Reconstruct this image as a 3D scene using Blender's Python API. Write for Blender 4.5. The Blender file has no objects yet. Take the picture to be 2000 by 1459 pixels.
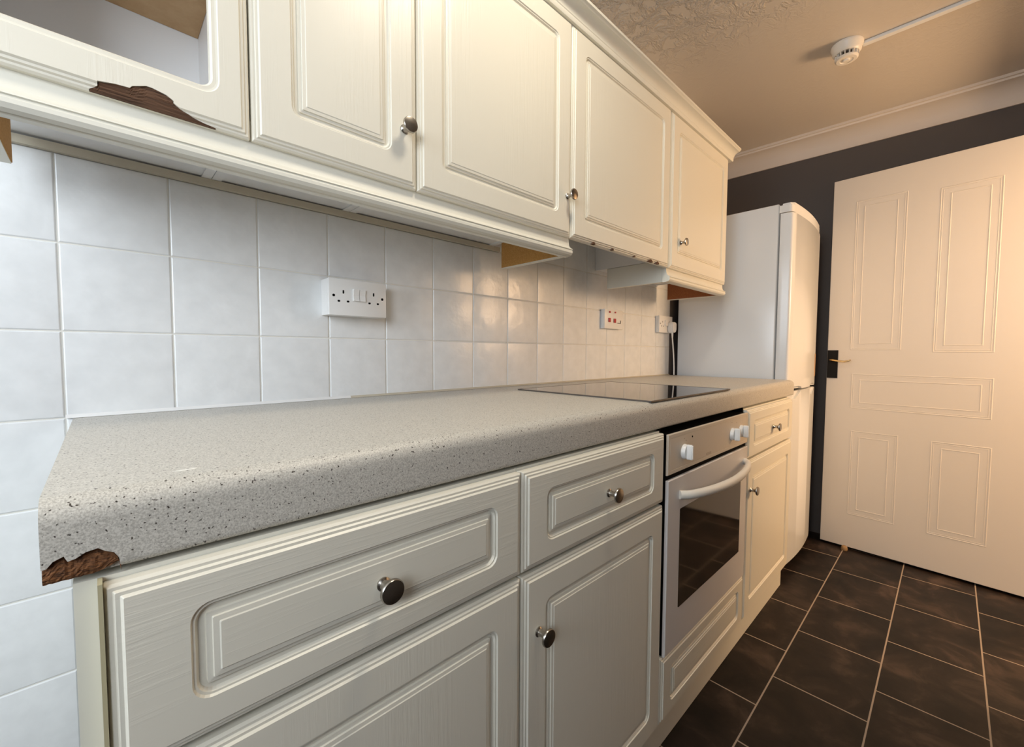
import bpy, bmesh, math, random
from mathutils import Vector, Matrix
random.seed(7)
S = bpy.context.scene
COL = S.collection
PI = math.pi

# ------------------------------------------------------------------ camera
cam = bpy.data.cameras.new('camera'); co = bpy.data.objects.new('camera', cam); COL.objects.link(co)
cam.sensor_width = 36.0; cam.lens = 14.915; cam.clip_start = 0.01
co.location = (0.0483, -1.0606, 1.0442)
co.rotation_euler = (1.52135, -0.00438, -0.76794)
S.camera = co

# ------------------------------------------------------------------ view, world, lights
S.view_settings.view_transform = 'Standard'; S.view_settings.look = 'None'
S.view_settings.exposure = 0.0; S.view_settings.gamma = 1.0
S.view_settings.use_curve_mapping = False
W = bpy.data.worlds.new('sky'); S.world = W; W.use_nodes = True
W.node_tree.nodes['Background'].inputs[0].default_value = (0.72, 0.86, 1.0, 1)
W.node_tree.nodes['Background'].inputs[1].default_value = 2.5

def light(name, kind, loc, rot, energy, color, **kw):
    l = bpy.data.lights.new(name, kind); l.energy = energy; l.color = color
    for k, v in kw.items(): setattr(l, k, v)
    o = bpy.data.objects.new(name, l); COL.objects.link(o); o.location = loc; o.rotation_euler = rot
    return o
# daylight entering by the window in the left wall
light('window_daylight', 'AREA', (-1.62, -0.78, 1.62), (0, -PI/2, 0), 24, (0.90, 0.955, 1.0), shape='RECTANGLE', size=1.0, size_y=1.05)
light('side_window_daylight', 'AREA', (-0.90, -1.56, 1.62), (PI/2, 0, 0), 21, (0.93, 0.965, 1.0), shape='RECTANGLE', size=0.85, size_y=0.95)
# the kitchen's ceiling lamp
light('ceiling_lamp_light', 'AREA', (0.72, -0.80, 2.232), (0, 0, 0), 8.0, (1.0, 0.87, 0.68), shape='DISK', size=0.24)
# warm lamp in the hallway beyond the doorway
light('hallway_lamp_light', 'POINT', (2.60, -2.15, 1.50), (0, 0, 0), 80, (1.0, 0.66, 0.38), shadow_soft_size=0.22)

# ------------------------------------------------------------------ materials
def newmat(name, color, rough=0.5, metal=0.0, spec=0.5):
    m = bpy.data.materials.new(name); m.use_nodes = True
    b = m.node_tree.nodes['Principled BSDF']
    b.inputs['Base Color'].default_value = (*color, 1); b.inputs['Roughness'].default_value = rough
    b.inputs['Metallic'].default_value = metal; b.inputs['Specular IOR Level'].default_value = spec
    return m
def N(m, t, **kw):
    n = m.node_tree.nodes.new(t)
    for k, v in kw.items():
        if k in n.inputs: n.inputs[k].default_value = v
        else: setattr(n, k, v)
    return n
def L(m, a, ao, b, bi): m.node_tree.links.new(a.outputs[ao], b.inputs[bi])
def P(m): return m.node_tree.nodes['Principled BSDF']
def coords(m, scale=(1, 1, 1), rot=(0, 0, 0), loc=(0, 0, 0)):
    t = N(m, 'ShaderNodeTexCoord'); mp = N(m, 'ShaderNodeMapping')
    mp.inputs['Scale'].default_value = scale; mp.inputs['Rotation'].default_value = rot; mp.inputs['Location'].default_value = loc
    L(m, t, 'Object', mp, 'Vector'); return mp
def bump(m, src, out, strength, dist=0.001, prev=None):
    b = N(m, 'ShaderNodeBump'); b.inputs['Strength'].default_value = strength; b.inputs['Distance'].default_value = dist
    L(m, src, out, b, 'Height')
    if prev: L(m, prev, 'Normal', b, 'Normal')
    L(m, b, 'Normal', P(m), 'Normal'); return b
def ramp(m, src, out, stops):
    r = N(m, 'ShaderNodeValToRGB'); e = r.color_ramp.elements
    e[0].position, e[0].color = stops[0][0], (*stops[0][1], 1)
    e[1].position, e[1].color = stops[1][0], (*stops[1][1], 1)
    for p, c in stops[2:]:
        x = e.new(p); x.color = (*c, 1)
    L(m, src, out, r, 'Fac'); return r

def grain_mat(name, color, vertical):
    m = newmat(name, color, 0.36)
    sc = (90, 90, 3.5) if vertical else (3.5, 90, 90)
    mp = coords(m, sc); n = N(m, 'ShaderNodeTexNoise', Scale=2.2, Detail=4.0, Roughness=0.62, Distortion=0.35); L(m, mp, 0, n, 'Vector')
    mp2 = coords(m, (5, 5, 1.0) if vertical else (1.0, 5, 5)); w = N(m, 'ShaderNodeTexNoise', Scale=2.0, Detail=1.0); L(m, mp2, 0, w, 'Vector')
    mul = N(m, 'ShaderNodeMath', operation='MULTIPLY'); L(m, n, 'Fac', mul, 0); L(m, w, 'Fac', mul, 1)
    r = ramp(m, mul, 0, [(0.24, (0, 0, 0)), (0.36, (1, 1, 1))])
    bump(m, r, 'Color', 0.22, 0.0006)
    return m
CREAM = (0.81, 0.78, 0.68)
M_door_v = grain_mat('cream_vertical_grain_foil', CREAM, True)
M_door_h = grain_mat('cream_horizontal_grain_foil', CREAM, False)
M_cream = newmat('cream_foil', (0.79, 0.775, 0.69), 0.42)
M_carc = newmat('white_melamine', (0.90, 0.91, 0.92), 0.4)
M_edge = newmat('yellowed_edging', (0.52, 0.47, 0.30), 0.5)

def wood_mat(name, c1, c2, scale=(4, 60, 60), rough=0.85, b=0.5):
    m = newmat(name, c1, rough)
    mp = coords(m, scale); n = N(m, 'ShaderNodeTexNoise', Scale=3.0, Detail=6.0, Roughness=0.65); L(m, mp, 0, n, 'Vector')
    r = ramp(m, n, 'Fac', [(0.3, c1), (0.7, c2)]); L(m, r, 'Color', P(m), 'Base Color')
    bump(m, n, 'Fac', b, 0.001); return m
M_chip = wood_mat('raw_chipboard_orange', (0.42, 0.20, 0.045), (0.60, 0.33, 0.10), (90, 90, 90), 0.9, 0.4)
M_chip2 = wood_mat('raw_chipboard_red_brown', (0.28, 0.09, 0.03), (0.42, 0.16, 0.06), (90, 90, 90), 0.9, 0.4)
M_board = wood_mat('bare_brown_mdf', (0.045, 0.022, 0.012), (0.17, 0.085, 0.045), (6, 30, 190), 0.9, 0.8)
M_core = wood_mat('torn_chipboard_core', (0.022, 0.008, 0.004), (0.30, 0.125, 0.045), (60, 120, 260), 0.95, 1.0)
M_shelf = wood_mat('brown_shelf_board', (0.50, 0.31, 0.15), (0.58, 0.38, 0.20), (12, 12, 12), 0.7, 0.1)

# speckled laminate
M_lam = newmat('grey_speckled_laminate', (0.55, 0.53, 0.49), 0.42)
mp = coords(M_lam)
n1 = N(M_lam, 'ShaderNodeTexNoise', Scale=650.0, Detail=2.0, Roughness=0.6); L(M_lam, mp, 0, n1, 'Vector')
r1 = ramp(M_lam, n1, 'Fac', [(0.34, (0.42, 0.40, 0.36)), (0.62, (0.66, 0.635, 0.58))])
n2 = N(M_lam, 'ShaderNodeTexNoise', Scale=330.0, Detail=1.0); L(M_lam, mp, 0, n2, 'Vector')
r2 = ramp(M_lam, n2, 'Fac', [(0.285, (0.10, 0.085, 0.075)), (0.34, (1, 1, 1))])
mx = N(M_lam, 'ShaderNodeMix', data_type='RGBA', blend_type='MULTIPLY'); mx.inputs[0].default_value = 1.0
M_lam.node_tree.links.new(r1.outputs['Color'], mx.inputs[6]); M_lam.node_tree.links.new(r2.outputs['Color'], mx.inputs[7])
M_lam.node_tree.links.new(mx.outputs[2], P(M_lam).inputs['Base Color'])
bump(M_lam, n1, 'Fac', 0.25, 0.0006)

# glazed wall tile
M_tile = newmat('white_glazed_tile', (0.83, 0.85, 0.86), 0.24)
mp = coords(M_tile); n = N(M_tile, 'ShaderNodeTexNoise', Scale=26.0, Detail=3.0, Roughness=0.5); L(M_tile, mp, 0, n, 'Vector')
bump(M_tile, n, 'Fac', 0.55, 0.0022)
r = ramp(M_tile, n, 'Fac', [(0.3, (0.79, 0.81, 0.82)), (0.7, (0.86, 0.88, 0.89))]); L(M_tile, r, 'Color', P(M_tile), 'Base Color')
M_grout = newmat('off_white_grout', (0.80, 0.79, 0.74), 0.8)

# floor
M_floor = newmat('dark_brown_stone_vinyl', (0.05, 0.035, 0.028), 0.5, 0, 0.28)
mp = coords(M_floor, loc=(-2.571 + 20*0.33005, 0.697 + 20*0.2388, 0))
br = N(M_floor, 'ShaderNodeTexBrick', offset=0.5, offset_frequency=2, squash=1.0)
br.inputs['Scale'].default_value = 1.0; br.inputs['Mortar Size'].default_value = 0.0022; br.inputs['Mortar Smooth'].default_value = 0.1
br.inputs['Brick Width'].default_value = 0.33005; br.inputs['Row Height'].default_value = 0.2388
br.inputs['Color1'].default_value = (1, 1, 1, 1); br.inputs['Color2'].default_value = (0.72, 0.72, 0.72, 1); br.inputs['Mortar'].default_value = (0, 0, 0, 1)
L(M_floor, mp, 0, br, 'Vector')
n = N(M_floor, 'ShaderNodeTexNoise', Scale=7.0, Detail=8.0, Roughness=0.62, Distortion=0.5)
tc = N(M_floor, 'ShaderNodeTexCoord'); L(M_floor, tc, 'Object', n, 'Vector')
r = ramp(M_floor, n, 'Fac', [(0.38, (0.006, 0.0038, 0.003)), (0.53, (0.020, 0.0125, 0.0095)), (0.70, (0.075, 0.048, 0.036))])
mul = N(M_floor, 'ShaderNodeMix', data_type='RGBA', blend_type='MULTIPLY'); mul.inputs[0].default_value = 1.0
M_floor.node_tree.links.new(r.outputs['Color'], mul.inputs[6]); M_floor.node_tree.links.new(br.outputs['Color'], mul.inputs[7])
mg = N(M_floor, 'ShaderNodeMix', data_type='RGBA')
M_floor.node_tree.links.new(br.outputs['Fac'], mg.inputs[0]); M_floor.node_tree.links.new(mul.outputs[2], mg.inputs[6])
mg.inputs[7].default_value = (0.36, 0.29, 0.23, 1)
M_floor.node_tree.links.new(mg.outputs[2], P(M_floor).inputs['Base Color'])
bump(M_floor, n, 'Fac', 0.25, 0.002)

# ceiling with swirled plaster texture
M_ceil = newmat('textured_ceiling_paint', (0.66, 0.60, 0.53), 0.34)
mp = coords(M_ceil, (1, 1, 1)); n = N(M_ceil, 'ShaderNodeTexNoise', Scale=16.0, Detail=5.0, Roughness=0.6, Distortion=0.5); L(M_ceil, mp, 0, n, 'Vector')
n2 = N(M_ceil, 'ShaderNodeTexNoise', Scale=1.6, Detail=1.0); L(M_ceil, mp, 0, n2, 'Vector')
rr = ramp(M_ceil, n2, 'Fac', [(0.42, (0.08, 0.08, 0.08)), (0.62, (1, 1, 1))])
r = ramp(M_ceil, n, 'Fac', [(0.43, (0, 0, 0)), (0.49, (1, 1, 1)), (0.55, (0.1, 0.1, 0.1)), (0.62, (0.7, 0.7, 0.7))])
mm = N(M_ceil, 'ShaderNodeMath', operation='MULTIPLY'); L(M_ceil, r, 'Color', mm, 0)
sx = N(M_ceil, 'ShaderNodeSeparateXYZ'); L(M_ceil, mp, 0, sx, 0)
mr = N(M_ceil, 'ShaderNodeMapRange'); L(M_ceil, sx, 'X', mr, 'Value')
mr.inputs['From Min'].default_value = 1.5; mr.inputs['From Max'].default_value = 1.95; mr.inputs['To Min'].default_value = 1.0; mr.inputs['To Max'].default_value = 0.04
L(M_ceil, mr, 0, mm, 1)
bump(M_ceil, mm, 0, 0.9, 0.007)
M_corn = newmat('off_white_cornice_paint', (0.74, 0.67, 0.60), 0.5)
M_dark = newmat('charcoal_wall_paint', (0.095, 0.082, 0.078), 0.6)
mp = coords(M_dark); n = N(M_dark, 'ShaderNodeTexNoise', Scale=160.0, Detail=2.0); L(M_dark, mp, 0, n, 'Vector'); bump(M_dark, n, 'Fac', 0.15, 0.001)
M_cwall = newmat('cream_wall_paint', (0.72, 0.66, 0.56), 0.6)
M_doorp = newmat('white_gloss_door_paint', (0.80, 0.74, 0.66), 0.38)
mp = coords(M_doorp, (60, 60, 3)); n = N(M_doorp, 'ShaderNodeTexNoise', Scale=3.0, Detail=3.0); L(M_doorp, mp, 0, n, 'Vector'); bump(M_doorp, n, 'Fac', 0.12, 0.0006)
M_fr = newmat('white_enamel', (0.78, 0.80, 0.82), 0.2)
M_plast = newmat('white_plastic', (0.86, 0.86, 0.85), 0.28)
M_plastw = newmat('warm_white_plastic', (0.86, 0.82, 0.75), 0.35)
M_black = newmat('black', (0.004, 0.004, 0.004), 0.8, 0, 0.05)
M_blackp = newmat('black_door_plate', (0.008, 0.007, 0.006), 0.6, 0, 0.2)
M_glass = newmat('black_ceramic_glass', (0.006, 0.006, 0.007), 0.04)
M_oglass = newmat('dark_oven_glass', (0.022, 0.015, 0.010), 0.07)
M_nick = newmat('brushed_nickel', (0.42, 0.39, 0.35), 0.26, 1.0)
M_chrome = newmat('polished_steel', (0.60, 0.58, 0.54), 0.12, 1.0)
M_brass = newmat('brass', (0.72, 0.52, 0.25), 0.25, 1.0)
M_oven = newmat('silver_grey_enamel', (0.70, 0.68, 0.675), 0.38)
M_panelo = newmat('beige_control_panel', (0.66, 0.585, 0.49), 0.42)
M_red = newmat('red_switch_plastic', (0.45, 0.02, 0.02), 0.35)
M_tan = newmat('tan_sticker', (0.50, 0.32, 0.18), 0.6)
M_seal = newmat('stained_sealant', (0.58, 0.53, 0.42), 0.7)
M_rubber = newmat('ochre_rubber', (0.33, 0.20, 0.09), 0.7)
M_glasspane = newmat('window_glass', (1, 1, 1), 0.02); P(M_glasspane).inputs['Transmission Weight'].default_value = 1.0
M_lamp = newmat('lamp_diffuser', (0.9, 0.9, 0.86), 0.5)
P(M_lamp).inputs['Emission Color'].default_value = (1.0, 0.88, 0.70, 1); P(M_lamp).inputs['Emission Strength'].default_value = 4.0
M_wht = newmat('scratch_white', (0.86, 0.85, 0.80), 0.6)

# ------------------------------------------------------------------ helpers
def empty(name, label, cat, loc=(0, 0, 0), group=None):
    o = bpy.data.objects.new(name, None); COL.objects.link(o); o.location = loc
    o.empty_display_size = 0.05
    o['label'] = label; o['category'] = cat
    if group: o['group'] = group
    return o
def link(name, bm, mat, parent=None, smooth=False, world=True):
    """One mesh object; bm is in world coordinates and is moved into the parent's space."""
    bmesh.ops.recalc_face_normals(bm, faces=bm.faces)
    me = bpy.data.meshes.new(name); bm.to_mesh(me); bm.free()
    if isinstance(mat, (list, tuple)):
        for k in mat: me.materials.append(k)
    else: me.materials.append(mat)
    if smooth:
        for p in me.polygons: p.use_smooth = True
        try: me.set_sharp_from_angle(angle=math.radians(smooth if smooth is not True else 40))
        except Exception: pass
    o = bpy.data.objects.new(name, me); COL.objects.link(o)
    if parent is not None:
        off = Vector((0, 0, 0)); q = parent
        while q is not None: off += q.location; q = q.parent
        me.transform(Matrix.Translation(-off)); o.parent = parent
    return o
def tag(o, label, cat, group=None):
    o['label'] = label; o['category'] = cat
    if group: o['group'] = group
    return o
def struct(o): o['kind'] = 'structure'; return o

def box(bm, x0, x1, y0, y1, z0, z1, bev=0.0, seg=2, mi=0):
    r = bmesh.ops.create_cube(bm, size=1.0)
    vs = r['verts']
    for v in vs:
        v.co = Vector(((x0+x1)/2 + v.co.x*(x1-x0), (y0+y1)/2 + v.co.y*(y1-y0), (z0+z1)/2 + v.co.z*(z1-z0)))
    fs = {f for v in vs for f in v.link_faces}
    for f in fs: f.material_index = mi
    if bev > 0:
        es = {e for v in vs for e in v.link_edges}
        bmesh.ops.bevel(bm, geom=list(es), offset=bev, segments=seg, profile=0.5, affect='EDGES')
def B(x0, x1, y0, y1, z0, z1, bev=0.0, seg=2):
    bm = bmesh.new(); box(bm, x0, x1, y0, y1, z0, z1, bev, seg); return bm
def prism(bm, pts, fn, a, b, mi=0):
    """closed polygon pts (p,q) swept from a to b; fn(p,q,t)->xyz"""
    v0 = [bm.verts.new(fn(p, q, a)) for p, q in pts]; v1 = [bm.verts.new(fn(p, q, b)) for p, q in pts]
    n = len(pts)
    for i in range(n):
        f = bm.faces.new((v0[i], v0[(i+1) % n], v1[(i+1) % n], v1[i])); f.material_index = mi
    f = bm.faces.new(v0[::-1]); f.material_index = mi
    f = bm.faces.new(v1); f.material_index = mi
def XP(p, q, t): return (t, p, q)      # sweep along x, profile (y,z)
def YP(p, q, t): return (p, t, q)      # sweep along y, profile (x,z)
def ZP(p, q, t): return (p, q, t)
def lathe(bm, prof, origin, axis, n=32):
    """prof list of (r, d) along axis from origin"""
    ax = Vector(axis).normalized(); u = ax.orthogonal().normalized(); w = ax.cross(u)
    rings = []
    for r, d in prof:
        c = Vector(origin) + ax*d
        if r < 1e-6: rings.append([bm.verts.new(c)])
        else: rings.append([bm.verts.new(c + (u*math.cos(2*PI*i/n) + w*math.sin(2*PI*i/n))*r) for i in range(n)])
    for a, b in zip(rings, rings[1:]):
        for i in range(n):
            j = (i+1) % n
            if len(a) == 1 and len(b) > 1: bm.faces.new((a[0], b[j], b[i]))
            elif len(b) == 1 and len(a) > 1: bm.faces.new((a[i], a[j], b[0]))
            elif len(a) > 1: bm.faces.new((a[i], a[j], b[j], b[i]))
def tube(bm, pts, r, n=10, flat=1.0, cap=True):
    pts = [Vector(p) for p in pts]; rings = []; up0 = Vector((0, 0, 1))
    for i, p in enumerate(pts):
        t = (pts[min(i+1, len(pts)-1)] - pts[max(i-1, 0)]).normalized()
        up = up0 if abs(t.dot(up0)) < 0.95 else Vector((1, 0, 0))
        a = t.cross(up).normalized(); b = a.cross(t).normalized()
        rr = r[i] if isinstance(r, (list, tuple)) else r
        rings.append([bm.verts.new(p + a*math.cos(2*PI*k/n)*rr*flat + b*math.sin(2*PI*k/n)*rr) for k in range(n)])
    for A, Bq in zip(rings, rings[1:]):
        for k in range(n):
            bm.faces.new((A[k], A[(k+1) % n], Bq[(k+1) % n], Bq[k]))
    if cap: bm.faces.new(rings[0][::-1]); bm.faces.new(rings[-1])
def rrect(x0, x1, z0, z1, r, seg=6):
    out = []
    for cx, cz, a0 in ((x1-r, z1-r, 0), (x0+r, z1-r, 90), (x0+r, z0+r, 180), (x1-r, z0+r, 270)):
        for k in range(seg+1):
            a = math.radians(a0 + 90*k/seg); out.append((cx + r*math.cos(a), cz + r*math.sin(a)))
    return out
RINGS = [(0, 0.0075, .001), (0.0025, 0.0050, .001), (0.0052, 0.0050, .001), (0.0068, 0.0025, .001), (0.0098, 0.0025, .001), (0.0118, 0.0, .001),
         (0.054, 0.0, .017), (0.0555, 0.0022, .016), (0.0575, 0.0022, .015), (0.0600, 0.0056, .013), (0.0655, 0.0060, .006),
         (0.0662, 0.0036, .0012), (0.0705, 0.0030, .0012), (0.0712, 0.0012, .0012), (0.0760, 0.0008, .0012), (0.0772, 0.0, .0012)]
def front_bm(x0, x1, z0, z1, yf, t=0.018, rings=RINGS, kx=1.0, kz=1.0, hole=None):
    """routed front facing -y: nested loops; kx,kz scale the panel inset"""
    bm = bmesh.new()
    def loop(ix, iz, y, r): return [bm.verts.new((a, y, b)) for a, b in rrect(x0+ix, x1-ix, z0+iz, z1-iz, r)]
    loops = [loop(0, 0, yf+t, .001)]
    for ins, d, r in rings:
        f = 1.0 if ins < 0.03 else None
        ix, iz = (ins, ins) if f else (ins-0.054+0.054*kx, ins-0.054+0.054*kz)
        loops.append(loop(ix, iz, yf+d, r))
    if hole: # rings end at an opening; go through to the back
        ins, d, r = rings[-1]
        loops.append(loop(ins-0.054+0.054*kx, ins-0.054+0.054*kz, yf+t, r))
    for A, Bq in zip(loops, loops[1:]):
        n = len(A)
        for i in range(n): bm.faces.new((A[i], A[(i+1) % n], Bq[(i+1) % n], Bq[i]))
    if hole:
        A, Bq = loops[-1], loops[0]; n = len(A)
        for i in range(n): bm.faces.new((A[i], A[(i+1) % n], Bq[(i+1) % n], Bq[i]))
    else:
        bm.faces.new(loops[-1]); bm.faces.new(loops[0][::-1])
    return bm
def cut(o, cutter_bm):
    """carve a shape out of a mesh and keep only the result"""
    me = bpy.data.meshes.new('c'); bmesh.ops.recalc_face_normals(cutter_bm, faces=cutter_bm.faces); cutter_bm.to_mesh(me); cutter_bm.free()
    c = bpy.data.objects.new('c', me); COL.objects.link(c)
    if o.parent:
        off = Vector((0, 0, 0)); q = o.parent
        while q is not None: off += q.location; q = q.parent
        me.transform(Matrix.Translation(-off)); c.location = off
    md = o.modifiers.new('b', 'BOOLEAN'); md.operation = 'DIFFERENCE'; md.object = c; md.solver = 'EXACT'
    bpy.context.view_layer.update()
    dg = bpy.context.evaluated_depsgraph_get()
    new = bpy.data.meshes.new_from_object(o.evaluated_get(dg)); o.modifiers.clear(); nm = o.data.name; o.data = new
    bpy.data.objects.remove(c)

def knob(parent, x, yf, z, r=0.015, out=0.026):
    bm = bmesh.new()
    k = r/0.015
    lathe(bm, [(0, 0), (.0085*k, 0), (.0085*k, .002), (.0062*k, .004), (.005*k, .009), (.0058*k, out-.011), (.011*k, out-.0075), (r, out-.0045), (r, out-.002), (r*.93, out-.0004), (r*.6, out+.0006), (0, out+.0010)], (x, yf, z), (0, -1, 0), 36)
    return link('knob', bm, M_nick, parent, smooth=35)
def carcass_bm(x0, x1, y0, y1, z0, z1, t=0.016, top=True):
    bm = bmesh.new()
    box(bm, x0, x0+t, y0, y1, z0, z1); box(bm, x1-t, x1, y0, y1, z0, z1)
    box(bm, x0+t, x1-t, y0+.0005, y1, z0+.003, z0+.003+t)
    if top: box(bm, x0+t, x1-t, y0, y1, z1-t, z1)
    box(bm, x0+t, x1-t, y1-0.02, y1-0.012, z0+t, z1-(t if top else 0))
    return bm

# ------------------------------------------------------------------ room shell
ZC = 2.28; XL = -1.5; YR = -1.42
ROW0 = 1.0775; T = 0.15
# tiled back wall : pillow tiles over grout, one mesh
bm = bmesh.new()
box(bm, XL, 2.25, 0.0012, 0.012, -0.0, ZC, mi=1)
kx0 = -10; ends = 15
g = 0.0011
zrows = [ROW0 + (j)*T for j in range(-8, 9)]
def tile(bm, x0, x1, z0, z1):
    x0 += g; x1 -= g; z0 += g; z1 -= g
    lv = []
    for ins, y in ((0, 0.0014), (0.0003, 0.0004), (0.0018, -0.0008), (0.005, -0.0012)):
        lv.append([bm.verts.new(c) for c in ((x0+ins, y, z0+ins), (x1-ins, y, z0+ins), (x1-ins, y, z1-ins), (x0+ins, y, z1-ins))])
    for a, b in zip(lv, lv[1:]):
        for i in range(4): bm.faces.new((a[i], a[(i+1) % 4], b[(i+1) % 4], b[i]))
    bm.faces.new(lv[-1])
for k in range(kx0, ends):
    for z in zrows:
        a = max(z, 0.0); b = min(z+T, 1.53)
        if b-a < 0.01: continue
        tile(bm, k*T, (k+1)*T, a, b)
w = struct(link('wall_back', bm, [M_tile, M_grout], None, smooth=30))
bm = bmesh.new(); box(bm, 2.25, 3.25, 0.0, 0.012, 0, ZC)
struct(link('wall_back_painted', bm, M_dark))
# right wall with doorway x 2.07..2.86 z..2.02
bm = bmesh.new()
box(bm, XL, -1.35, YR-0.10, YR, 0, ZC); box(bm, -0.45, 2.04, YR-0.10, YR, 0, ZC); box(bm, -1.35, -0.45, YR-0.10, YR, 0, 1.12); box(bm, -1.35, -0.45, YR-0.10, YR, 2.12, ZC); box(bm, 2.04, 2.87, YR-0.10, YR, 2.03, ZC); box(bm, 2.87, 3.25, YR-0.10, YR, 0, ZC)
struct(link('wall_right', bm, M_dark))
bm = bmesh.new()
for a, b, c, d in ((2.04, 2.065, 0, 2.03), (2.845, 2.87, 0, 2.03), (2.065, 2.845, 2.005, 2.03)): box(bm, a, b, YR-0.105, YR+0.004, c, d)
struct(link('trim_1', bm, M_doorp))
# left wall with window
wy0, wy1, wz0, wz1 = -1.28, -0.28, 1.10, 2.14
bm = bmesh.new()
box(bm, XL-0.12, XL, YR-0.1, wy0, 0, ZC); box(bm, XL-0.12, XL, wy1, 0.012, 0, ZC)
box(bm, XL-0.12, XL, wy0, wy1, 0, wz0); box(bm, XL-0.12, XL, wy0, wy1, wz1, ZC)
struct(link('wall_left', bm, M_dark))
bm = bmesh.new(); e = 0.05
box(bm, XL-0.09, XL-0.03, wy0, wy1, wz0, wz0+e); box(bm, XL-0.09, XL-0.03, wy0, wy1, wz1-e, wz1)
box(bm, XL-0.09, XL-0.03, wy0, wy0+e, wz0+e, wz1-e); box(bm, XL-0.09, XL-0.03, wy1-e, wy1, wz0+e, wz1-e)
box(bm, XL-0.09, XL-0.03, -0.80, -0.76, wz0+e, wz1-e)
win = struct(link('window_1', bm, M_plast))
bm = bmesh.new()
box(bm, -1.35, -0.45, YR-0.08, YR-0.03, 1.12, 1.165); box(bm, -1.35, -0.45, YR-0.08, YR-0.03, 2.075, 2.12)
box(bm, -1.35, -1.305, YR-0.08, YR-0.03, 1.165, 2.075); box(bm, -0.495, -0.45, YR-0.08, YR-0.03, 1.165, 2.075)
struct(link('window_2', bm, M_plast))
# end wall (slightly out of square)
def endx(y): return 3.0 - 0.0402*y
bm = bmesh.new()
prism(bm, [(endx(0.012), 0.012), (endx(YR-0.1), YR-0.1), (endx(YR-0.1)+0.1, YR-0.1), (endx(0.012)+0.1, 0.012)], ZP, 0, ZC)
struct(link('wall_end', bm, M_dark))
# cornice along the end wall : cove profile
prof = [(0, 0)]
prof += [(0.0, -0.112), (0.008, -0.112), (0.010, -0.104)]
for k in range(9):
    a = PI/2*k/8; prof.append((0.012 + 0.070*(1-math.cos(a)), -0.100 + 0.078*math.sin(a)))
prof += [(0.084, -0.014), (0.092, -0.012), (0.092, 0)]
bm = bmesh.new()
va = []
for y in (0.0, YR):
    va.append([bm.verts.new((endx(y)-p, y, ZC+q)) for p, q in prof])
n = len(prof)
for i in range(n): bm.faces.new((va[0][i], va[0][(i+1) % n], va[1][(i+1) % n], va[1][i]))
bm.faces.new(va[0]); bm.faces.new(va[1][::-1])
struct(link('trim_2', bm, M_corn, smooth=30))
# floor, ceiling incl. hallway
bm = B(XL-0.1, 3.4, -2.95, 0.012, -0.05, 0.0); struct(link('floor', bm, M_floor))
bm = B(XL-0.1, 3.4, YR-0.1, 0.012, ZC, ZC+0.06); struct(link('ceiling', bm, M_ceil))
# hallway beyond the doorway
bm = bmesh.new()
box(bm, 1.2, 3.4, -2.95, -2.85, 0, 2.36); box(bm, 1.2, 1.3, -2.85, YR-0.1, 0, 2.36); box(bm, 3.3, 3.4, -2.85, YR-0.1, 0, 2.36)
struct(link('wall_hallway', bm, M_cwall))
bm = B(1.2, 3.4, -2.95, YR-0.1, 2.36, 2.40); struct(link('ceiling_hallway', bm, M_cwall))
# stained sealant line between tiles and wall cabinets, and along the worktop
bm = bmesh.new(); box(bm, -0.110, 1.005, -0.012, -0.0012, 1.376, 1.3895)
struct(link('trim_3', bm, M_seal))
bm = bmesh.new(); prism(bm, [(-0.0012, 0.9275), (-0.007, 0.9275), (-0.0012, 0.9325)], XP, 0.50, 2.25)
struct(link('trim_4', bm, M_seal))
bm = bmesh.new(); prism(bm, [(-0.0012, 0.9275), (-0.006, 0.9275), (-0.0012, 0.9335)], XP, 0.0, 0.50)
struct(link('trim_5', bm, M_plast))

# ------------------------------------------------------------------ worktop
ZT, TH, YN = 0.927, 0.066, -0.579
r = 0.020; pf = [(-0.0016, ZT-TH), (-0.0016, ZT)]
for k in range(9):
    a = PI/2*k/8; pf.append((YN + r - r*math.sin(a), ZT - r + r*math.cos(a)))
r2 = 0.006
for k in range(4):
    a = PI/2*k/3; pf.append((YN + r2 - r2*math.cos(a), ZT-TH + r2 - r2*math.sin(a)))
bm = bmesh.new(); prism(bm, pf, XP, 0.009, 2.256)
wt = tag(link('worktop', bm, M_lam, smooth=35), 'long grey speckled laminate worktop with a torn corner over the base cabinets', 'worktop')
# torn lower left corner
jag = [(-0.01, 0.872), (0.012, 0.8745), (0.0155, 0.8790), (0.0215, 0.8815), (0.0235, 0.8765), (0.028, 0.8775), (0.034, 0.8810), (0.041, 0.8820), (0.0450, 0.8785), (0.0505, 0.8755), (0.0535, 0.870), (0.055, 0.850), (-0.01, 0.850)]
bm = bmesh.new(); prism(bm, jag, YP, YN+0.006, YN-0.02); cut(wt, bm)
bm = bmesh.new()
# torn core surface: rough grid
nx, nz = 26, 10; gv = []
def jtop(x):
    for (a, za), (b, zb) in zip(jag, jag[1:]):
        if a <= x <= b and b > a: return za + (zb-za)*(x-a)/(b-a)
    return 0.87
for i in range(nx+1):
    x = 0.0095 + (0.0545-0.0095)*i/nx; top = jtop(x); bot = 0.8612 + 0.006*max(0, (x-0.04)/0.0145)
    gv.append([bm.verts.new((x, YN+0.0055 - 0.0042*math.sin(PI*min(1, (1-j/nz)*0.75)) + random.uniform(-.0007, .0007), bot + (top-0.0002-bot)*j/nz)) for j in range(nz+1)])
for i in range(nx):
    for j in range(nz): bm.faces.new((gv[i][j], gv[i+1][j], gv[i+1][j+1], gv[i][j+1]))
ge = bmesh.ops.extrude_face_region(bm, geom=bm.faces[:])
for v in [q for q in ge['geom'] if isinstance(q, bmesh.types.BMVert)]: v.co.y = YN+0.0059
c = link('exposed_core', bm, M_core, wt); c['label'] = 'torn brown chipboard corner'
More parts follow.
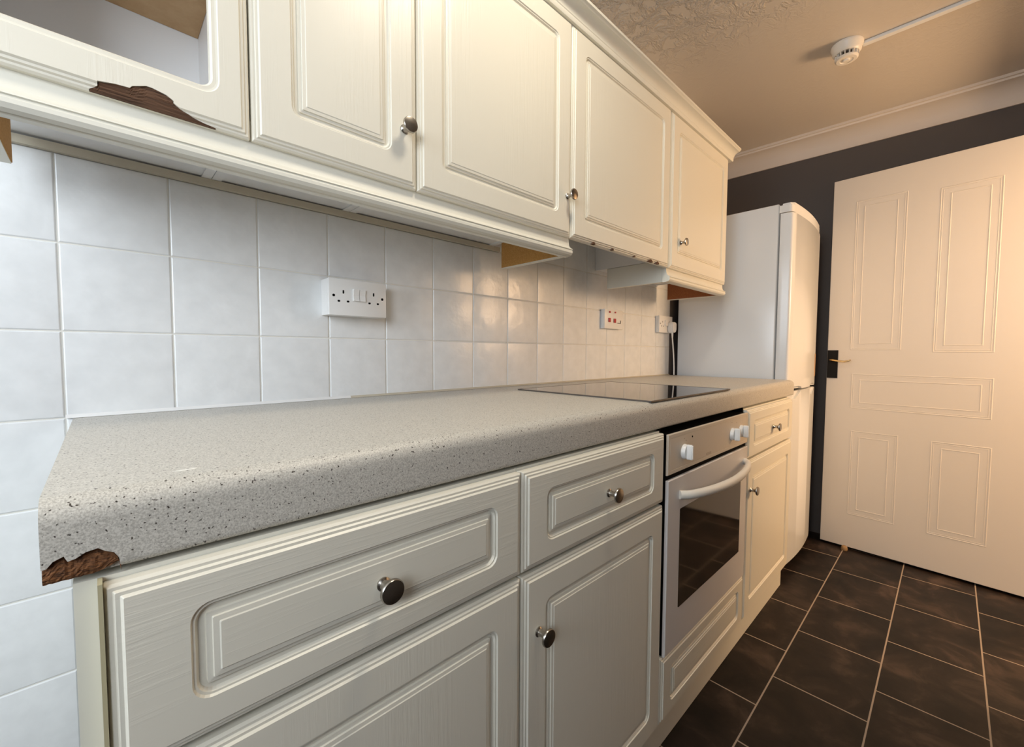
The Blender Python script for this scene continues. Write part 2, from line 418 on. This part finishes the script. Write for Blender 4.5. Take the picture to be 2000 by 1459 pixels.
bm = bmesh.new(); prism(bm, [(0.094, -0.538), (0.101, -0.541), (0.112, -0.5405), (0.115, -0.537), (0.105, -0.5375)], ZP, ZT-0.0002, ZT+0.0002)
c = link('scratch', bm, M_wht, wt); c['label'] = 'small white scratch'

# ------------------------------------------------------------------ base cabinets
YD = -0.592          # front faces
YC = -0.5735         # carcass front
ZD0, ZD1, ZR0, ZR1 = 0.113, 0.6755, 0.683, 0.851
KN = 0.0
def base_cabinet(x0, x1, label, knob_side, carc0=None):
    t = empty('base_cabinet', label, 'cabinet', ((x0+x1)/2, -0.29, 0.11), 'cream base cabinets')
    link('carcass', carcass_bm(carc0 if carc0 is not None else x0+0.0005, x1-0.0005, YC, -0.03, 0.1125, 0.8550), M_cream, t)
    d = link('drawer', front_bm(x0+0.0015, x1-0.0015, ZR0, ZR1, YD, rings=RINGS, kx=1.02, kz=0.70), M_door_h, t)
    knob(d, (x0+x1)/2, YD, (ZR0+ZR1)/2 - 0.004)
    d2 = link('door', front_bm(x0+0.0015, x1-0.0015, ZD0, ZD1, YD), M_door_v, t)
    kx = x0+0.037 if knob_side < 0 else x1-0.037
    knob(d2, kx, YD, 0.572)
    return t
cA = base_cabinet(0.0415, 0.529, 'cream base cabinet at the left end of the worktop, widest drawer front in view', -1, 0.0255)
base_cabinet(0.529, 1.018, 'cream base cabinet between the left end cabinet and the oven, with drawer over door', -1)
base_cabinet(1.617, 2.194, 'cream base cabinet between the oven and the fridge freezer, lit warm', -1)
link('edge_band', B(0.0398, 0.0428, -0.5895, -0.5740, 0.1135, 0.8550), M_edge, cA)
# oven housing: panels and lower front
t = empty('oven_housing', 'cream oven housing cabinet with routed panel under the oven', 'cabinet', (1.3175, -0.29, 0.11))
bm = bmesh.new()
box(bm, 1.0185, 1.0265, YC, -0.03, 0.1125, 0.8595); box(bm, 1.6085, 1.6165, YC, -0.03, 0.1125, 0.8595); box(bm, 1.0265, 1.6085, YC, -0.03, 0.1125, 0.128); box(bm, 1.0265, 1.6085, YC, -0.03, 0.268, 0.283)
link('carcass', bm, M_black, t)
link('lower_panel', front_bm(1.021, 1.615, 0.113, 0.283, YD, kx=0.9, kz=0.66), M_door_h, t)
# plinth
tag(link('plinth_board', B(0.045, 2.222, -0.562, -0.547, 0.001, 0.110, 0.001), M_cream), 'pale plinth board along the floor under the base cabinets', 'plinth')

# ------------------------------------------------------------------ oven
ov = empty('built_in_oven', 'silver grey built-in oven with dark window and curved white handle', 'oven', (1.3175, -0.3, 0.284))
bm = bmesh.new(); box(bm, 1.0305, 1.6055, -0.586, -0.06, 0.2875, 0.8450); link('body', bm, M_black, ov)
X0, X1 = 1.0295, 1.6065
cp = link('control_panel', front_bm(X0, X1, 0.7445, 0.846, YD, 0.0055, [(0, .002, .001), (.0016, 0, .001), (.010, 0, .002), (.0108, .0008, .002), (.0116, 0, .002)]), M_panelo, ov)
for x in (1.118, 1.462, 1.541):
    bm = bmesh.new()
    lathe(bm, [(0, 0), (.0195, 0), (.0195, .003), (.0185, .006), (.0170, .0095), (0, .0105)], (x, YD, 0.792), (0, -1, 0), 32)
    k = link('knob', bm, M_plast, cp, smooth=35); k['label'] = 'white oven control knob'
    bm = bmesh.new()
    prism(bm, rrect(x-.0052, x+.0052, .792-.0195, .792+.0195, .004, 4), YP, YD-.009, YD-.0235)
    bmesh.ops.bevel(bm, geom=[e for e in bm.edges if all(v.co.y < YD-.02 for v in e.verts)], offset=.002, segments=2, affect='EDGES')
    link('grip', bm, M_plast, k, smooth=35)
bm = bmesh.new(); lathe(bm, [(0, 0), (.0026, 0), (.0022, .001), (0, .0012)], (1.166, YD, .8245), (0, -1, 0), 12); link('indicator_light', bm, M_black, cp)
M_print = newmat('brown_print', (0.20, 0.13, 0.08), 0.6)
for px, pz in ((1.117, .8255), (1.128, .8195), (1.458, .829), (1.500, .824)):
    bm = bmesh.new(); lathe(bm, [(0, 0), (.0013, 0), (.0013, .0002), (0, .0002)], (px, YD, pz), (0, -1, 0), 8); link('dial_mark', bm, M_print, cp)
bm = bmesh.new()
for q in range(5):
    x = 1.262 + q*0.0075; box(bm, x, x+0.0046, YD-.0003, YD+.0002, .7585, .7600); box(bm, x, x+0.0012, YD-.0003, YD+.0002, .7585, .7640); box(bm, x+.001, x+0.0046, YD-.0003, YD+.0002, .7628, .7640)
link('lettering', bm, newmat('faded_print', (0.42, 0.35, 0.27), 0.6), cp)
od = link('oven_door', front_bm(X0, X1, 0.2865, 0.7325, YD-.002, 0.0075, [(0, .002, .001), (.002, 0, .001), (.05, 0, .003)]), M_oven, ov)
bm = bmesh.new(); prism(bm, rrect(1.097, 1.546, .388, .648, .003, 3), YP, YD-.0026, YD-.0016); link('window', bm, M_oglass, od)
pts = []
for k in range(33):
    u = k/32; s = math.sin(PI*u)
    pts.append((1.090 + (1.578-1.090)*u, YD-.004 - .047*(s**0.55 if s > 0 else 0), .686 - 0.004*s))
bm = bmesh.new(); tube(bm, pts, [0.0112 + 0.0012*math.sin(PI*k/32) for k in range(33)], 14, 0.8)
h = link('handle', bm, M_plastw, od, smooth=50); h['label'] = 'curved off-white bar handle'

# ------------------------------------------------------------------ hob
hob = empty('ceramic_hob', 'black glass ceramic hob set in the worktop', 'hob', (1.20, -0.35, ZT))
bm = bmesh.new(); prism(bm, rrect(0.983, 1.493, -0.568, -0.126, .004, 3), ZP, ZT+.0006, ZT+.0035)
link('glass_top', bm, M_glass, hob)
bm = bmesh.new()
for a in ((0.980, 1.496, -0.571, -0.5685), (0.980, 1.496, -0.1255, -0.123), (0.980, 0.9825, -0.5685, -0.1255), (1.4935, 1.496, -0.5685, -0.1255)): box(bm, *a, ZT+.0003, ZT+.0040)
link('trim', bm, newmat('dark_brown_trim', (0.09, 0.075, 0.065), 0.35), hob)

# ------------------------------------------------------------------ wall cabinets
YU = -0.33; ZU0, ZU1, ZUB = 1.358, 1.918, 1.390
def wall_cabinet(x0, x1, label, knob_x=None, door='panel', zb=ZUB, kxs=1.0, gap=0.0015):
    t = empty('wall_cabinet', label, 'cabinet', ((x0+x1)/2, -0.155, zb), 'cream wall cabinets')
    bm = carcass_bm(x0+0.0005-(0.006 if door == 'open' else 0.0)*0, x1-0.0005, -0.3115, -0.0016, zb, 1.9175)
    link('carcass', bm, M_carc, t)
    if door == 'panel':
        d = link('door', front_bm(x0+0.0015, x1-gap, ZU0, ZU1, YU, kx=kxs), M_door_v, t)
    else:
        R2 = RINGS[:6] + [(0.030, 0.0, .021), (0.0315, 0.0018, .020), (0.0335, 0.0022, .019), (0.0375, 0.0022, .016), (0.0385, 0.0032, .015), (0.040, 0.0050, .014)]
        bm = bmesh.new()
        d = link('door', front_bm(x0+0.0015, x1-0.0015, ZU0, ZU1, YU, rings=R2, kx=1.13, kz=1.26, hole=True), M_door_v, t)
        d['label'] = 'open-framed door with no glass'
    if knob_x: knob(d, knob_x, YU, 1.462, r=0.0145)
    return t, d
cab1, door1 = wall_cabinet(-0.110, 0.218, 'open-framed cream wall cabinet at far left with a brown shelf and torn bottom edge', None, 'open')
link('shelf', B(-0.0925, 0.2010, -0.300, -0.0225, 1.648, 1.664), M_shelf, cab1)['label'] = 'bare brown shelf'
wall_cabinet(0.218, 0.5, 'narrow cream wall cabinet with a knob, right of the open-framed cabinet', 0.470)
wall_cabinet(0.5, 0.977, 'third cream wall cabinet from the left, knob at its lower right, beside the knobless one', 0.957)
c4, door4 = wall_cabinet(0.977, 1.557, 'knobless cream wall cabinet over the hob with small chips on its bottom edge', None, zb=1.52, gap=0.0065)
wall_cabinet(1.557, 2.110, 'end cream wall cabinet nearest the fridge freezer, with knob low on its left side', 1.640)
# torn foil on the first door: region measured along the bottom rail
jag = [(0.0475, 1.350), (0.0470, 1.3600), (0.0545, 1.3655), (0.0545, 1.3705), (0.070, 1.3735), (0.084, 1.3745), (0.086, 1.3775), (0.100, 1.3835), (0.106, 1.3835), (0.120, 1.3805), (0.1275, 1.3760), (0.1270, 1.3735), (0.134, 1.3690), (0.148, 1.3640), (0.160, 1.3610), (0.1745, 1.3595), (0.1745, 1.350)]
bm = bmesh.new(); prism(bm, jag, YP, YU-0.02, YU+0.0085); cut(door1, bm)
bm = bmesh.new()
def jt(x):
    for (a, za), (b, zb) in zip(jag[1:-1], jag[2:]):
        if min(a, b) <= x <= max(a, b) and abs(b-a) > 1e-6: return za + (zb-za)*(x-a)/(b-a)
    return 1.36
nx, nz = 60, 12; gv = []
for i in range(nx+1):
    x = 0.0478 + (0.1742-0.0478)*i/nx; top = jt(x)-.0001
    col = []
    for j in range(nz+1):
        z = 1.3581 + (top-1.3581)*j/nz
        ridge = 0.0005*math.sin((z-1.358)*2*PI/0.0042)
        col.append(bm.verts.new((x, YU+0.0060 - 0.0045*min(1, max(0, (z-1.358)/0.016)) + ridge, z)))
    gv.append(col)
for i in range(nx):
    for j in range(nz): bm.faces.new((gv[i][j], gv[i+1][j], gv[i+1][j+1], gv[i][j+1]))
ge = bmesh.ops.extrude_face_region(bm, geom=bm.faces[:])
for v in [q for q in ge['geom'] if isinstance(q, bmesh.types.BMVert)]: v.co.y = YU+0.0083
c = link('exposed_board', bm, M_board, door1); c['label'] = 'bare brown board where the foil has torn away'
# chips on the hob cabinet's door
for cx, w_, h_ in ((1.081, .014, .007), (1.180, .010, .0055), (1.309, .008, .005), (1.415, .030, .008), (1.464, .022, .0085)):
    bm = bmesh.new(); pts = []
    for k in range(9):
        u = k/8; pts.append((cx + (u-.5)*w_, ZU0-0.0004 + h_*math.sin(PI*u)**0.7*random.uniform(.7, 1.1)))
    prism(bm, pts, YP, YU-0.0006+.0042*0, YU+0.008)
    link('chip', bm, M_board, door4)
# pelmets
pel = [(-0.300, 1.3885), (-0.316, 1.3885), (-0.316, 1.356), (-0.3165, 1.345), (-0.319, 1.336), (-0.3245, 1.330), (-0.330, 1.3275), (-0.331, 1.3255), (-0.3285, 1.3245), (-0.3305, 1.321), (-0.3305, 1.316), (-0.327, 1.311), (-0.320, 1.3085), (-0.3175, 1.3095), (-0.315, 1.3075), (-0.304, 1.3075), (-0.300, 1.3095)]
def pelmet(x0, x1, label, side_mat, xr=None, back=-0.062, zb=1.3085):
    t = empty('cabinet_pelmet', label, 'pelmet', ((x0+x1)/2, -0.315, 1.3075), 'pelmets under the wall cabinets')
    bm = bmesh.new(); prism(bm, pel, XP, x0, x1); link('front_rail', bm, M_cream, t, smooth=25)
    for a, b, inner in (((x0 if xr is None else xr), (x0 if xr is None else xr)+0.016, 1), (x1-0.016, x1, -1)):
        yb_ = back if inner > 0 else -0.062; zb_ = zb if inner > 0 else 1.3085
        bm = bmesh.new(); box(bm, a, b, -0.2995, yb_, zb_, 1.3885)
        r_ = link('return', bm, M_cream, t)
        bm = bmesh.new()
        if inner > 0: box(bm, b, b+0.0012, -0.2995, yb_, zb_+.002, 1.3885)
        else: box(bm, a-0.0012, a, -0.2995, -0.062, 1.3110, 1.3885)
        f = link('raw_face', bm, side_mat, r_); f['label'] = 'bare chipboard inner face'
    return t
pelmet(-0.110, 0.982, 'long cream pelmet under the three left wall cabinets', M_chip, -0.056, -0.075, 1.322)
pelmet(1.557, 2.108, 'short cream pelmet under the end wall cabinet beside the fridge freezer', M_chip2)
# crown moulding
cr = [(-0.310, 1.9185), (-0.332, 1.9185), (-0.334, 1.924), (-0.3335, 1.930)]
for k in range(7):
    a = PI/2*k/6; cr.append((-0.335 - 0.024*(1-math.cos(a)), 1.932 + 0.022*math.sin(a)))
cr += [(-0.362, 1.957), (-0.366, 1.959), (-0.366, 1.966), (-0.310, 1.966)]
bm = bmesh.new(); prism(bm, cr, XP, -0.13, 2.150)
tag(link('crown_moulding', bm, M_cream, smooth=25), 'cream crown moulding along the top of the wall cabinets', 'moulding')

# ------------------------------------------------------------------ electrical points on the tiles
def plate_hole(parent, x, y, z, w, h, name='socket_hole'):
    bm = bmesh.new(); prism(bm, rrect(x-w/2, x+w/2, z-h/2, z+h/2, min(w, h)*.42, 4), YP, y-0.0002, y+0.002); return link(name, bm, M_black, parent)
def double_socket(x0, z0, label, depth=0.050, scale=1.0):
    w, h = 0.144, 0.086
    t = empty('double_socket', label, 'socket', (x0+w/2, 0, z0+h/2))
    link('pattress_box', B(x0+.0005, x0+w-.0005, -depth+.013, -0.0013, z0+.0005, z0+h-.0005, .001), M_plast, t)
    fp = link('face_plate', B(x0, x0+w, -depth, -depth+.0125, z0, z0+h, .0016), M_plast, t, smooth=30)
    y = -depth
    for cx, scr in ((x0+.034, x0+.011), (x0+w-.034, x0+w-.011)):
        plate_hole(fp, cx, y, z0+.0555, .0038, .0085)
        plate_hole(fp, cx-.011, y, z0+.0335, .0062, .0045); plate_hole(fp, cx+.011, y, z0+.0335, .0062, .0045)
        plate_hole(fp, scr, y, z0+.046, .0062, .0062, 'screw')
    for k, cx in enumerate((x0+w/2-.0078, x0+w/2+.0078)):
        bm = bmesh.new(); prism(bm, [(y, z0+.036), (y-.0062, z0+.036), (y-.0035, z0+.049), (y-.0066, z0+.064), (y, z0+.064)], XP, cx-.0070, cx+.0070)
        link('switch', bm, M_plast, fp)
    return t
double_socket(0.432, 1.131, 'white double plug socket with two rocker switches, nearest on the tiled wall')
double_socket(2.090, 1.150, 'white double plug socket at the far end of the tiles with a plug in it', 0.023)
# cooker control with red switches
t = empty('cooker_switch', 'white cooker switch plate with red rockers on the tiles beyond the hob', 'switch', (1.675, 0, 1.19))
link('pattress_box', B(1.6035, 1.7465, -0.0135, -0.0013, 1.1505, 1.2335, .001), M_plast, t)
fp = link('face_plate', B(1.603, 1.747, -0.022, -0.0137, 1.150, 1.234, .0016), M_plast, t, smooth=30)
for x, z, w_, h_, nm in ((1.639, 1.222, .012, .0075, 'neon_light'), (1.682, 1.222, .010, .006, 'neon_light'), (1.637, 1.187, .017, .018, 'rocker'), (1.679, 1.186, .017, .018, 'rocker')):
    bm = bmesh.new(); box(bm, x-w_/2, x+w_/2, -0.0255, -0.0222, z-h_/2, z+h_/2, .0015); link(nm, bm, M_red, fp)
bm = bmesh.new(); box(bm, 1.701, 1.728, -0.0235, -0.0222, 1.1755, 1.1775); box(bm, 1.726, 1.728, -0.0235, -0.0222, 1.1770, 1.189); link('outlet_mark', bm, M_black, fp)
# plug and flex
plug = empty('mains_plug', 'white mains plug with a white flex hanging to the worktop beside the fridge freezer', 'plug', (2.2, -0.024, 1.18))
bm = bmesh.new(); prism(bm, [(2.178, 1.168), (2.186, 1.152), (2.214, 1.152), (2.222, 1.168), (2.222, 1.196), (2.214, 1.206), (2.186, 1.206), (2.178, 1.196)], YP, -0.0235, -0.053)
bmesh.ops.bevel(bm, geom=bm.edges[:], offset=.003, segments=2, affect='EDGES')
link('plug_body', bm, M_plast, plug, smooth=35)
bm = bmesh.new(); tube(bm, [(2.200, -0.040, 1.154), (2.201, -0.040, 1.138), (2.202, -0.040, 1.124)], [.0055, .0045, .0036], 10); link('strain_relief', bm, M_plast, plug, smooth=40)
pts = []
for k in range(25):
    u = k/24; pts.append((2.202 + 0.016*math.sin(PI*u*0.6), -0.040 - 0.006*u, 1.125 - (1.125-0.9305)*u))
bm = bmesh.new(); tube(bm, pts, .0034, 8); link('flex', bm, M_plast, plug, smooth=40)

# ------------------------------------------------------------------ fridge freezer
fr = empty('fridge_freezer', 'tall white fridge freezer with curved doors standing at the end of the worktop', 'fridge freezer', (2.55, -0.28, 0))
FX0, FX1 = 2.278, 2.832
bm = B(FX0, FX1, -0.492, -0.032, 0.045, 1.722, .006, 3); body = link('body', bm, M_fr, fr, smooth=35)
def plan(y_edge, bulge, r=0.014, inset=0.0, yb=-0.4985):
    pts = [(FX0+inset, yb), (FX1-inset, yb)]
    n = 20
    fr_ = []
    for k in range(n+1):
        u = k/n; x = FX1-inset-(FX1-FX0-2*inset)*u
        e_ = min((FX1-inset)-x, x-(FX0+inset))
        rd = 0.0 if e_ > r else (r - math.sqrt(max(0, r*r-(r-e_)**2)))
        fr_.append((x, y_edge - bulge*math.sin(PI*u)**0.9 + rd*0.8))
    # extra vertices near the ends for the rounded edges
    for e_ in (0.001, 0.003, 0.006, 0.010):
        rd = r - math.sqrt(max(0, r*r-(r-e_)**2))
        fr_.append((FX0+inset+e_, y_edge - bulge*math.sin(PI*e_/(FX1-FX0))**0.9 + rd*0.8)); fr_.append((FX1-inset-e_, y_edge - bulge*math.sin(PI*e_/(FX1-FX0))**0.9 + rd*0.8))
    fr_.sort(key=lambda p: -p[0])
    return pts + fr_
YE, BU = -0.548, 0.016
def fdoor(name, z0, z1):
    bm = bmesh.new(); prism(bm, plan(YE, BU), ZP, z0, z1)
    es = [e for e in bm.edges if all(v.co.y < -0.51 for v in e.verts) and abs(e.verts[0].co.z-e.verts[1].co.z) < 1e-6]
    bmesh.ops.bevel(bm, geom=es, offset=.005, segments=2, affect='EDGES')
    return link(name, bm, M_fr, fr, smooth=35)
ud = fdoor('upper_door', 0.878, 1.676)
ld = fdoor('lower_door', 0.050, 0.868)
bm = bmesh.new(); prism(bm, plan(YE+0.004, BU, yb=-0.4935), ZP, 1.680, 1.722)
bmesh.ops.bevel(bm, geom=[e for e in bm.edges if all(v.co.z > 1.72 for v in e.verts)], offset=.010, segments=3, affect='EDGES')
link('top_cover', bm, M_fr, fr, smooth=35)
link('gasket', B(FX0+.012, FX1-.012, -0.530, -0.4985, 0.8685, 0.8775), M_black, fr)
# finger recesses at the split
for cx, sx in ((FX0+0.115, 0.085), (FX1-0.11, 0.075)):
    bm = bmesh.new(); lathe(bm, [(0, -.035), (.018, -.030), (.026, -.012), (.026, .012), (.018, .030), (0, .035)], (0, 0, 0), (1, 0, 0), 20)
    for v in bm.verts: v.co = Vector((cx + v.co.x*sx/.035, -0.562 + v.co.y*0.8, 0.878 + v.co.z*0.55))
    cut(ud, bm)
    bm = bmesh.new()
    prism(bm, [(cx-sx, .872), (cx+sx, .872), (cx-sx*.1, .834), (cx-sx*.75, .836)], YP, -0.549, -0.60); cut(ld, bm)
bm = bmesh.new()
prism(bm, rrect(2.785, 2.815, 0.925, 1.045, .003, 3), YP, -0.5505, -0.5485)
for v in bm.verts: v.co.y = v.co.y + (YE - BU*math.sin(PI*(FX1-v.co.x)/(FX1-FX0))**0.9) + 0.5490
s_ = link('label_sticker', bm, M_tan, ud); s_['label'] = 'tan sticker on the door edge'
for x in (FX0+.05, FX1-.05):
    for y in (-.46, -.08):
        bm = bmesh.new(); lathe(bm, [(0, .001), (.018, .001), (.018, .012), (.010, .014), (.010, .046), (0, .046)], (x, y, 0), (0, 0, 1), 16); link('foot', bm, M_black, fr)
link('kick_plate', B(FX0+.012, FX1-.012, -0.485, -0.475, 0.012, 0.044), M_black, fr)

# ------------------------------------------------------------------ door leaf, open against the end wall
A = Vector((2.899, -0.589)); Bp = Vector((2.843, -1.314)); dv = (Bp-A).normalized(); nv = Vector((-dv.y, dv.x)); 
if nv.x < 0: nv = -nv
def DL(s, d, z): # d>0 goes behind the visible face
    q = A + dv*s + nv*d; return (q.x, q.y, z)
DW, DZ0, DZ1 = 0.762, 0.012, 1.962
bm = bmesh.new()
def dbox(bm, s0, s1, d0, d1, z0, z1):
    v = [bm.verts.new(DL(s, d, z)) for s in (s0, s1) for d in (d0, d1) for z in (z0, z1)]
    for f in ((0, 1, 3, 2), (4, 6, 7, 5), (0, 4, 5, 1), (2, 3, 7, 6), (0, 2, 6, 4), (1, 5, 7, 3)): bm.faces.new([v[i] for i in f])
dbox(bm, 0, DW, 0, 0.040, DZ0, DZ1)
bmesh.ops.bevel(bm, geom=bm.edges[:], offset=.0015, segments=1, affect='EDGES')
def mould(bm, s0, s1, z0, z1, w_, hgt):
    lp = []
    for ins, d in ((0, 0.0004), (w_*.35, -hgt), (w_*.65, -hgt), (w_, 0.0004)):
        lp.append([bm.verts.new(DL(s, d, z)) for s, z in ((s0+ins, z0+ins), (s1-ins, z0+ins), (s1-ins, z1-ins), (s0+ins, z1-ins))])
    for a, b in zip(lp, lp[1:]+[lp[0]]):
        for i in range(4): bm.faces.new((a[i], a[(i+1) % 4], b[(i+1) % 4], b[i]))
for s0, s1, z0, z1 in ((.097, .298, 1.065, 1.835), (.408, .603, 1.053, 1.815), (.108, .607, .757, .941), (.114, .304, .190, .640), (.419, .613, .186, .634)):
    mould(bm, s0, s1, z0, z1, .006, .0009)
    mould(bm, s0+.009, s1-.009, z0+.009, z1-.009, .003, .0006)
    mould(bm, s0+.034, s1-.034, z0+.030, z1-.030, .006, .0009)
dr = struct(link('door_1', bm, M_doorp))
bm = bmesh.new(); dbox(bm, .002, .048, -.005, -.0002, .914, 1.064); hp = link('door_handle', bm, M_blackp, dr); hp['label'] = 'black handle plate with brass lever'
bm = bmesh.new()
tube(bm, [DL(.022, -.005, 1.012), DL(.022, -.030, 1.012), DL(.024, -.042, 1.012), DL(.036, -.048, 1.011), DL(.06, -.049, 1.007), DL(.085, -.048, 1.0045), DL(.105, -.047, 1.009), DL(.112, -.047, 1.014)], [.008, .006, .0055, .005, .0048, .0048, .0042, .003], 10)
link('lever', bm, M_brass, hp, smooth=40)
bm = bmesh.new(); q = DL(.115, -.020, 0)
lathe(bm, [(0, 0.0005), (.014, .0005), (.015, .006), (.013, .018), (.008, .023), (0, .024)], (q[0]-.006, q[1], 0), (0, 0, 1), 20)
tag(link('door_stop', bm, M_rubber, smooth=40), 'small ochre rubber door stop on the floor under the open door', 'door stop')

# ------------------------------------------------------------------ ceiling things
sd = empty('smoke_detector', 'round off-white smoke detector on the ceiling', 'smoke detector', (2.232, -0.722, ZC))
cx, cy = 2.232, -0.722
bm = bmesh.new(); lathe(bm, [(0, .0005), (.052, .0005), (.053, .006), (.053, .010), (.049, .016), (.047, .030), (.040, .038), (0, .038)], (cx, cy, ZC), (0, 0, -1), 40)
link('base', bm, M_plastw, sd, smooth=35)
bm = bmesh.new(); lathe(bm, [(0, .038), (.030, .038), (.030, .052), (0, .052)], (cx, cy, ZC), (0, 0, -1), 32); link('sensor_core', bm, newmat('dark_mesh', (.05, .035, .02), .7), sd)
bm = bmesh.new()
for k in range(16):
    a = 2*PI*k/16; u = Vector((math.cos(a), math.sin(a), 0)); v_ = Vector((-u.y, u.x, 0)); c0 = Vector((cx, cy, 0)) + u*.0345
    vs = []
    for sx in (-.0045, .0045):
        for sy in (-.0016, .0016):
            for z in (ZC-.052, ZC-.0385): vs.append(bm.verts.new(c0 + u*sx + v_*sy + Vector((0, 0, z))))
    for f in ((0, 1, 3, 2), (4, 6, 7, 5), (0, 4, 5, 1), (2, 3, 7, 6), (0, 2, 6, 4), (1, 5, 7, 3)): bm.faces.new([vs[i] for i in f])
link('grille', bm, M_plastw, sd)
bm = bmesh.new(); lathe(bm, [(0, .0522), (.038, .0522), (.038, .056), (.033, .060), (.022, .0605), (.020, .0585), (.012, .0585), (.010, .0635), (0, .064)], (cx, cy, ZC), (0, 0, -1), 32)
link('cap', bm, M_plastw, sd, smooth=35)
bm = B(2.250, 2.272, YR+.001, -0.768, ZC-.012, ZC-.0004, .001); tag(link('cable_trunking', bm, M_plast), 'thin white cable trunking running across the ceiling to the smoke detector', 'trunking')
cl = empty('ceiling_light', 'round ceiling light above the worktop, out of frame', 'light', (0.72, -0.80, ZC))
bm = bmesh.new(); lathe(bm, [(0, .0005), (.14, .0005), (.14, .03), (.135, .034), (.13, .036), (.128, .030), (0, .030)], (0.72, -0.80, ZC), (0, 0, -1), 40); link('housing', bm, M_plast, cl, smooth=35)
